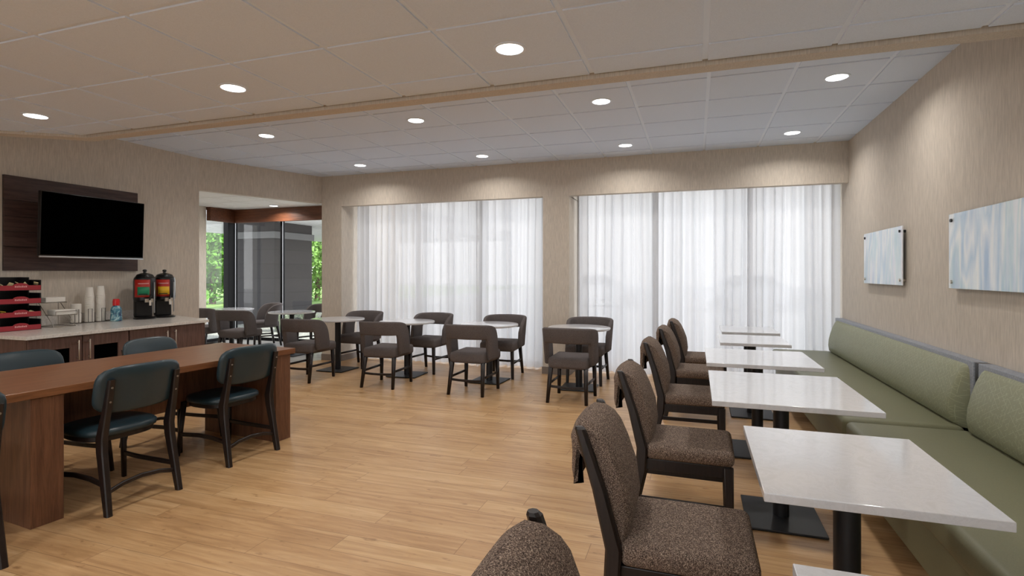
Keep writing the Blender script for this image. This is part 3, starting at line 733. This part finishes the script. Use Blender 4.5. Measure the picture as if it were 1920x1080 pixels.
# ------------------------------------------------------------------ banquette bench
def banquette(label, y0, y1, capnear=True):
    t = thing('banquette', label, 'bench', (0, 0, 0), 0, 'green upholstered bench sections')
    mb = MB(); mb.box(.925, y0, .315, 1.60, y1, .45, .035, 4); mb.build('seat', m_green, t, smooth=50)
    box(.965, y0+.01, .09, 1.62, y1-.01, .33, .006).build('base', m_green, t)
    box(1.075, y0+.02, 0, 1.62, y1-.02, .095, .002).build('plinth', m_plinth, t)
    # frame of the back
    mb = MB(); mb.box(1.635, y0+.006, .45, 1.712, y1-.006, .862, .004); mb.build('back_frame', m_greentrim, t)
    # bulging back cushion
    rings = []; N = 26
    prof = [(1.585, .435), (1.545, .47), (1.535, .53), (1.54, .60), (1.558, .68), (1.585, .76), (1.612, .815), (1.632, .835), (1.655, .838), (1.655, .435)]
    for i in range(N):
        s_ = i/(N-1); y = y0+.045+(y1-y0-.09)*s_
        dd = min(y-y0-.045, y1-.045-y); k = 1-max(0, 1-dd/.07)**2.2*.75
        rings.append([Vector((1.655+(x-1.655)*k, y, .435+(z-.435)*(1-(1-k)*.06))) for x, z in prof])
    # even out sampling near ends
    ys = [0, .004, .012, .025, .045, .07]
    rings = []
    Y0, Y1 = y0+.045, y1-.045
    Ys = [Y0+v_ for v_ in ys]+[Y0+.07+(Y1-Y0-.14)*i/10 for i in range(1, 10)]+[Y1-v_ for v_ in ys[::-1]]
    for y in Ys:
        dd = min(y-Y0, Y1-y); k = 1-max(0, 1-dd/.07)**2.4*.8
        rings.append([Vector((1.655+(x-1.655)*k, y, .435+(z-.435)*(1-(1-k)*.05))) for x, z in prof])
    MB().ring_loft(rings).build('back_cushion', m_greenp, t, smooth=50)
    for yy in (y0+.12, y1-.12):
        box(.99, yy-.025, 0, 1.035, yy+.025, .095, .003).build('leg', m_darkw, t)
banquette('long sage green bench section running to the sheer curtains', 4.10, 7.62)
banquette('sage green bench section in the foreground, running out of the frame at the right', .45, 4.05)
tag(box(1.64, 4.056, .435, 1.712, 4.094, .86, .002).build('gap_shade_strip', m_blackp), 'black upright strip standing in for the dark gap between the two green bench backs', 'post')  # no real part: black colour stands for the shade inside the gap

# ------------------------------------------------------------------ art
def artpanel(label, y0, y1, seed):
    t = thing('glass_art_panel', label, 'wall art', (1.68, (y0+y1)/2, 1.566), 0, 'blue watercolour glass panels on the bench wall')
    hy = (y1-y0)/2; hz = .257
    box(-.006, -hy, -hz, .004, hy, hz, .0015).build('panel', art('watercolour_'+str(seed), seed), t)
    for sy in (-1, 1):
        for sz in (-1, 1):
            MB().tube([(-.016, sy*(hy-.045), sz*(hz-.045)), (-.006, sy*(hy-.045), sz*(hz-.045)), (.035, sy*(hy-.045), sz*(hz-.045))], .012, 16).build('standoff', m_steel if sz < 0 else m_black, t)
artpanel('pale blue watercolour glass panel nearer the curtains, the smaller looking one', 5.46, 6.566, 3.7)
artpanel('blue watercolour glass panel cut off by the right edge', 3.445, 4.553, 11.3)

# ------------------------------------------------------------------ television wall
t = thing('wooden_wall_panel', 'dark walnut plank panel on the wall behind the television', 'wall panel', (XL, 4.058, 1.91))
box(0, -.668, -.47, .012, .668, .47).build('backing', m_blackp, t)
for k in range(4):
    z0 = -.47+.094*2*k if False else None
hts = [(-.47, -.235), (-.231, -.085), (-.081, .065), (.069, .225), (.229, .47)]
for a_, b_ in hts: box(.010, -.668, a_, .026, .668, b_, .002).build('board', m_panelw, t)
t = thing('television', 'large black flat television mounted on the walnut panel', 'television', (-6.17, 4.09, 1.91), 2)
Rt = Matrix.Rotation(radians(2), 4, 'Y')
box(-.02, -.545, -.325, .015, .545, .325, .004, M=Rt).build('housing', m_blackp, t)
box(.0155, -.535, -.31, .018, .535, .317, 0, M=Rt).build('screen', m_screen, t)
box(.004, -.545, -.338, .019, .545, -.322, .002, M=Rt).build('chin_strip', m_alu, t)
mb = MB(); mb.box(-.222, -.2, -.15, -.19, .2, .15, .003); mb.box(-.2, -.03, -.05, -.02, .03, .05, .003); mb.box(-.05, -.2, -.18, -.02, .2, .18, .003)
mb.build('wall_mount', m_black, t)

# ------------------------------------------------------------------ counter run
CZ = .875; CX = -5.35
pt = [(-6.40, 2.99), (CX, 2.99), (CX, 4.80), (-6.40, 5.20)]
t = thing('countertop', 'pale speckled stone countertop with low backsplash under the television', 'countertop')
MB().prism(pt, CZ-.03, CZ, .002).build('slab', m_counter, t)
box(-6.42, 2.99, CZ-.03, -6.40, 4.86, CZ+.10, .001).build('backsplash', m_counter, t)
def cabinet(label, y0, y1, win, last=False):
    t = thing('base_cabinet', label, 'cabinet', (0, 0, 0), 0, 'walnut base cabinets under the stone counter')
    fx = CX-.03
    P = [(-6.41, y0), (fx-.02, y0), (fx-.02, y1), (-6.41, y1)] if not last else [(-6.41, y0), (fx-.02, y0), (fx-.02, y1), (-6.41, y1+.38)]
    MB().prism(P, .09, CZ-.031).build('body', m_cab, t, smooth=0)
    box(-6.38, y0+.02, 0, fx-.08, y1-.02, .09).build('toe_kick', m_blackp, t)
    ym = (y0+y1)/2
    for (a_, b_, hs) in ((y0+.004, ym-.003, 1), (ym+.003, y1-.004, -1)):
        d = thing_part = None
        mb = MB()
        if win:
            w0, w1 = a_+.10, b_-.10
            z0, z1 = .36, .735
            mb.box(fx-.02, a_, .11, fx, w0, CZ-.036, .002); mb.box(fx-.02, w1, .11, fx, b_, CZ-.036, .002); mb.box(fx-.02, w0, .11, fx, w1, z0, .002); mb.box(fx-.02, w0, z1, fx, w1, CZ-.036, .002)
        else: mb.box(fx-.02, a_, .11, fx, b_, CZ-.036, .002)
        d = mb.build('door', m_cab, t)
        if win: box(fx-.0195, w0, z0, fx-.014, w1, z1).build('dark_opening', m_void, d)
        hy = (b_-.045) if hs > 0 else (a_+.045)
        hb = MB(); hb.tube([(fx+.03, hy, .62), (fx+.03, hy, .80)], .005, 10); hb.tube([(fx, hy, .64), (fx+.03, hy, .64)], .004, 8); hb.tube([(fx, hy, .78), (fx+.03, hy, .78)], .004, 8)
        hb.build('handle', m_steel, d, label='slim brushed metal bar handle')
    return t
cabinet('walnut base cabinet with two doors that have black rectangular openings', 3.02, 3.885, True)
cabinet('walnut base cabinet with two plain doors at the alcove end of the counter', 3.89, 4.775, False, True)

# condiment tower
t = thing('condiment_rack', 'four tier black condiment rack with red fronts at the left end of the counter', 'rack', (-6.14, 3.31, CZ), -2)
mb = MB(); mb.box(-.16, -.17, 0, -.15, .17, .50); mb.box(-.16, -.17, 0, .06, -.16, .50)
mb.box(-.16, .135, 0, .0, .145, .50); mb.build('frame', m_blackp, t)
tiers = [0.0, .125, .25, .375]
for k, z in enumerate(tiers):
    mb = MB(); mb.box(-.15, -.165, z, .15, .165, z+.012); mb.box(-.15, -.165, z, -.14, .165, z+.105); mb.box(-.15, -.165, z, .15, -.155, z+.10); mb.box(-.15, .155, z, .15, .165, z+.10); mb.box(.14, -.165, z, .15, .165, z+.045)
    tr = mb.build('tray', m_blackp, t)
    mb = MB(); P = [(-.160, 0), (.160, 0), (.160, .045), (.06, .045)]+[(.06*cos(a_), .045+.022*sin(a_)) for a_ in [pi*i/8 for i in range(1, 8)]]+[(-.06, .045), (-.160, .045)]
    mb.ring_loft([[Vector((.151, y, z+.004+q)) for y, q in P], [Vector((.155, y, z+.004+q)) for y, q in P]]); mb.build('red_front', m_red, tr, smooth=0)
    mb = MB()
    for i in range(7): mb.box(.155, -.048+i*.014, z+.030, .1562, -.038+i*.014, z+.046-(.003 if i % 2 else 0))
    mb.build('lettering', m_redtext, tr, smooth=0)
pk = [(.08, -.13, 3, m_packy), (.08, -.10, 3, m_packw)]
def packet(label, z, y, x, mat, rz, tilt):
    o = MB().box(-.022, -.018, -.003, .022, .018, .003, .0025, 2, Matrix.Rotation(radians(tilt), 4, 'Y')).build('condiment_packet', mat)
    o.location = (x, y, z); o.rotation_euler = (radians(tilt*.4), 0, radians(rz)); tag(o, label, 'packet', 'packets in the condiment rack')
rnd = random.Random(4)
names = ('leftmost', 'second from the left', 'in the middle', 'second from the right', 'rightmost')
for i in range(5):
    packet(f'cream packet {names[i]} in the top tray of the condiment rack', CZ+.375+.055+rnd.uniform(0, .012), 3.18+.065*i, -6.03+rnd.uniform(-.02, .03), m_packw, rnd.uniform(0, 180), rnd.uniform(30, 70))
for i, nm in enumerate(('bottom', 'middle', 'top')): packet(f'yellow packet, {nm} of the small pile at the left of the third tray', CZ+.125+.03+.015*i, 3.185+.006*(i % 2), -6.035, m_packy, 90, 12)
for i, nm in enumerate(('lower', 'upper')): packet(f'{nm} cream packet at the right of the third tray of the condiment rack', CZ+.125+.035+.012*i, 3.40+.02*i, -6.03, m_packw, 40*i, 25)

# wire rack with two white trays
t = thing('wire_display_rack', 'stepped wire rack holding white trays beside the condiment tower', 'rack', (-6.13, 3.70, CZ), 0); t.scale = (1.1, 1.15, 1.3)
mb = MB()
for s_ in (-.085, .085):
    mb.tube([(-.14, s_, .003), (.10, s_, .003)], .0028, 6); mb.tube([(-.14, s_, .003), (-.14, s_, .18)], .0028, 6); mb.tube([(.10, s_, .003), (-.12, s_, .19)], .0028, 6); mb.tube([(-.16, s_, .185), (-.02, s_, .185)], .0028, 6); mb.tube([(-.02, s_, .09), (.12, s_, .09)], .0028, 6); mb.tube([(.12, s_, .09), (.12, s_, .12)], .0028, 6)
for x, z in ((-.14, .003), (.10, .003), (-.16, .185), (-.02, .185), (-.02, .09), (.12, .09), (.12, .12)): mb.tube([(x, -.085, z), (x, .085, z)], .0028, 6)
mb.build('wire_frame', m_wirel, t)
for nm, x, z in (('upper', -.095, .245), ('lower', .055, .122)):
    o = box(-.066, -.09, 0, .066, .09, .05, .006).build('paper_carton', m_cup); o.location = (-6.13+x, 3.70, CZ+z)
    tag(o, f'small white carton of lids on the {nm} step of the wire rack', 'box', 'white cartons on the wire rack')
# cup caddy
CXc = -6.31
t = thing('cup_caddy', 'black wire cup holder standing by the wall on the counter', 'rack', (CXc, 4.16, CZ), 0)
mb = MB()
for s_ in (-.055, .055): mb.tube([(s_, -.20, .004), (s_, .22, .004)], .0035, 6)
for yy in (-.20, -.065, .075, .22):
    mb.tube([(-.055, yy, .004), (.055, yy, .004)], .0035, 6)
    mb.tube([(.052, yy-.02, .004), (.052, yy-.02, .15), (.052, yy+.02, .15), (.052, yy+.02, .004)], .003, 6)
mb.build('wire_frame', m_wire, t)
def cup_proto(kind):
    if kind == 'cup':
        mb = MB().lathe([(.030, .0), (.0405, -.095), (.043, -.098), (.043, -.102), (.040, -.104), (.038, -.1), (.029, -.004), (0, -.004), (0, 0)][::-1], seg=24)
        o = mb.build('paper_cup', m_cup); return o
cup = cup_proto('cup')
first = True
for nm, y, n_ in (('left', 4.12, 23), ('right', 4.238, 24)):
    for k in range(n_):
        o = cup if first else cup.copy()
        if not first: COL.objects.link(o)
        first = False
        o.location = (CXc, y+.0008*sin(k), CZ+.109+k*.0125)
        if k == n_-1: tag(o, f'white paper cup on top of the {nm} tall stack of cups', 'cup', f'paper cups in the {nm} tall stack')
        else: tag(o, f'white paper cup nested in the {nm} tall stack of cups', 'cup', f'paper cups in the {nm} tall stack')
for k, nm in enumerate(('lower', 'upper')):
    o = MB().lathe([(0, 0), (.042, 0), (.045, .004), (.046, .095), (.042, .101), (0, .101)], seg=28).build('paper_tub', m_cup); o.location = (CXc, 3.985, CZ+.006+k*.1015)
    tag(o, f'{nm} of two white paper tubs stacked left of the tall cup stacks', 'tub', 'white tubs stacked in the cup holder')
# creamer bottle
t = thing('creamer_bottle', 'blue labelled creamer bottle with a red cap on the counter', 'bottle', (-6.175, 4.315, CZ), 0)
MB().lathe([(0, 0), (.040, 0), (.046, .006), (.046, .03), (.042, .06), (.044, .085), (.040, .105), (.024, .122), (.024, .128), (0, .128)], seg=32).build('body', m_bottle, t)
MB().lathe([(0, .124), (.027, .124), (.028, .155), (.024, .175), (0, .177)], seg=24).build('cap', m_redcap, t)
t.scale = (1.22, 1.22, 1.42)
# coffee dispensers
def dispenser(label, y, lab, labm):
    t = thing('coffee_dispenser', label, 'coffee dispenser', (-6.17, y, CZ), -18, 'coffee dispensers at the end of the counter')
    MB().lathe([(0, 0), (.105, 0), (.108, .012), (.09, .02), (0, .02)], seg=40).build('drip_base', m_blackp, t)
    mb = MB(); mb.box(-.085, -.085, .015, -.02, .085, .20, .015, 3); mb.build('stand', m_blackp, t)
    MB().lathe([(0, .17), (.085, .17), (.104, .185), (.108, .21), (.108, .37), (.102, .40), (.085, .418), (0, .42)], seg=48).build('urn', m_blackp, t)
    l_ = MB(); l_.lathe([(0, .415), (.088, .415), (.075, .435), (.04, .448), (.016, .452), (.012, .462), (.022, .470), (.018, .484), (0, .488)], seg=40); l_.build('lid', m_blackp, t)
    def wrap(r0, a0, a1, z0, z1, mat, nm, par):
        mb = MB(); N = 14
        R0 = [Vector((r0*cos(a0+(a1-a0)*i/N), r0*sin(a0+(a1-a0)*i/N), z0)) for i in range(N+1)]
        R1 = [Vector((p.x, p.y, z1)) for p in R0]
        mb.ring_loft([R0, R1], caps=False, closed=False); o = mb.build(nm, mat, par, smooth=60)
        sm_ = o.modifiers.new('solid', 'SOLIDIFY'); sm_.thickness = .001; sm_.offset = 1; return o
    w = wrap(.1085, -1.35, .12, .215, .385, m_redb, 'label', t)
    wrap(.110, -.98, .08, .235, .315, labm, 'colour_panel', w)
    wrap(.1108, -.93, .0, .342, .352, m_redtext, 'lettering', w)
    wrap(.1115, -.85, -.1, .240, .248, m_blackp, 'lettering', w)
    f_ = MB(); f_.box(.095, -.04, .165, .125, .04, .20, .004); f_.tube([(.11, 0, .18), (.15, 0, .18), (.15, 0, .135)], .011, 12); f_.build('faucet', m_steel, t)
    MB().tube([(.135, 0, .185), (.16, 0, .235)], .009, 10).build('tap_handle', m_blackp, t)
    MB().tube([(.108, .055, .06), (.108, .055, .36)], .006, 10).build('sight_gauge', m_alu, t)
    t.scale = (1.07, 1.07, 1.2)
dispenser('black coffee dispenser with red and green label, nearer the television', 4.645, 'g', m_grn)
dispenser('black coffee dispenser with red and yellow label, at the end of the counter', 4.895, 'y', m_yel)
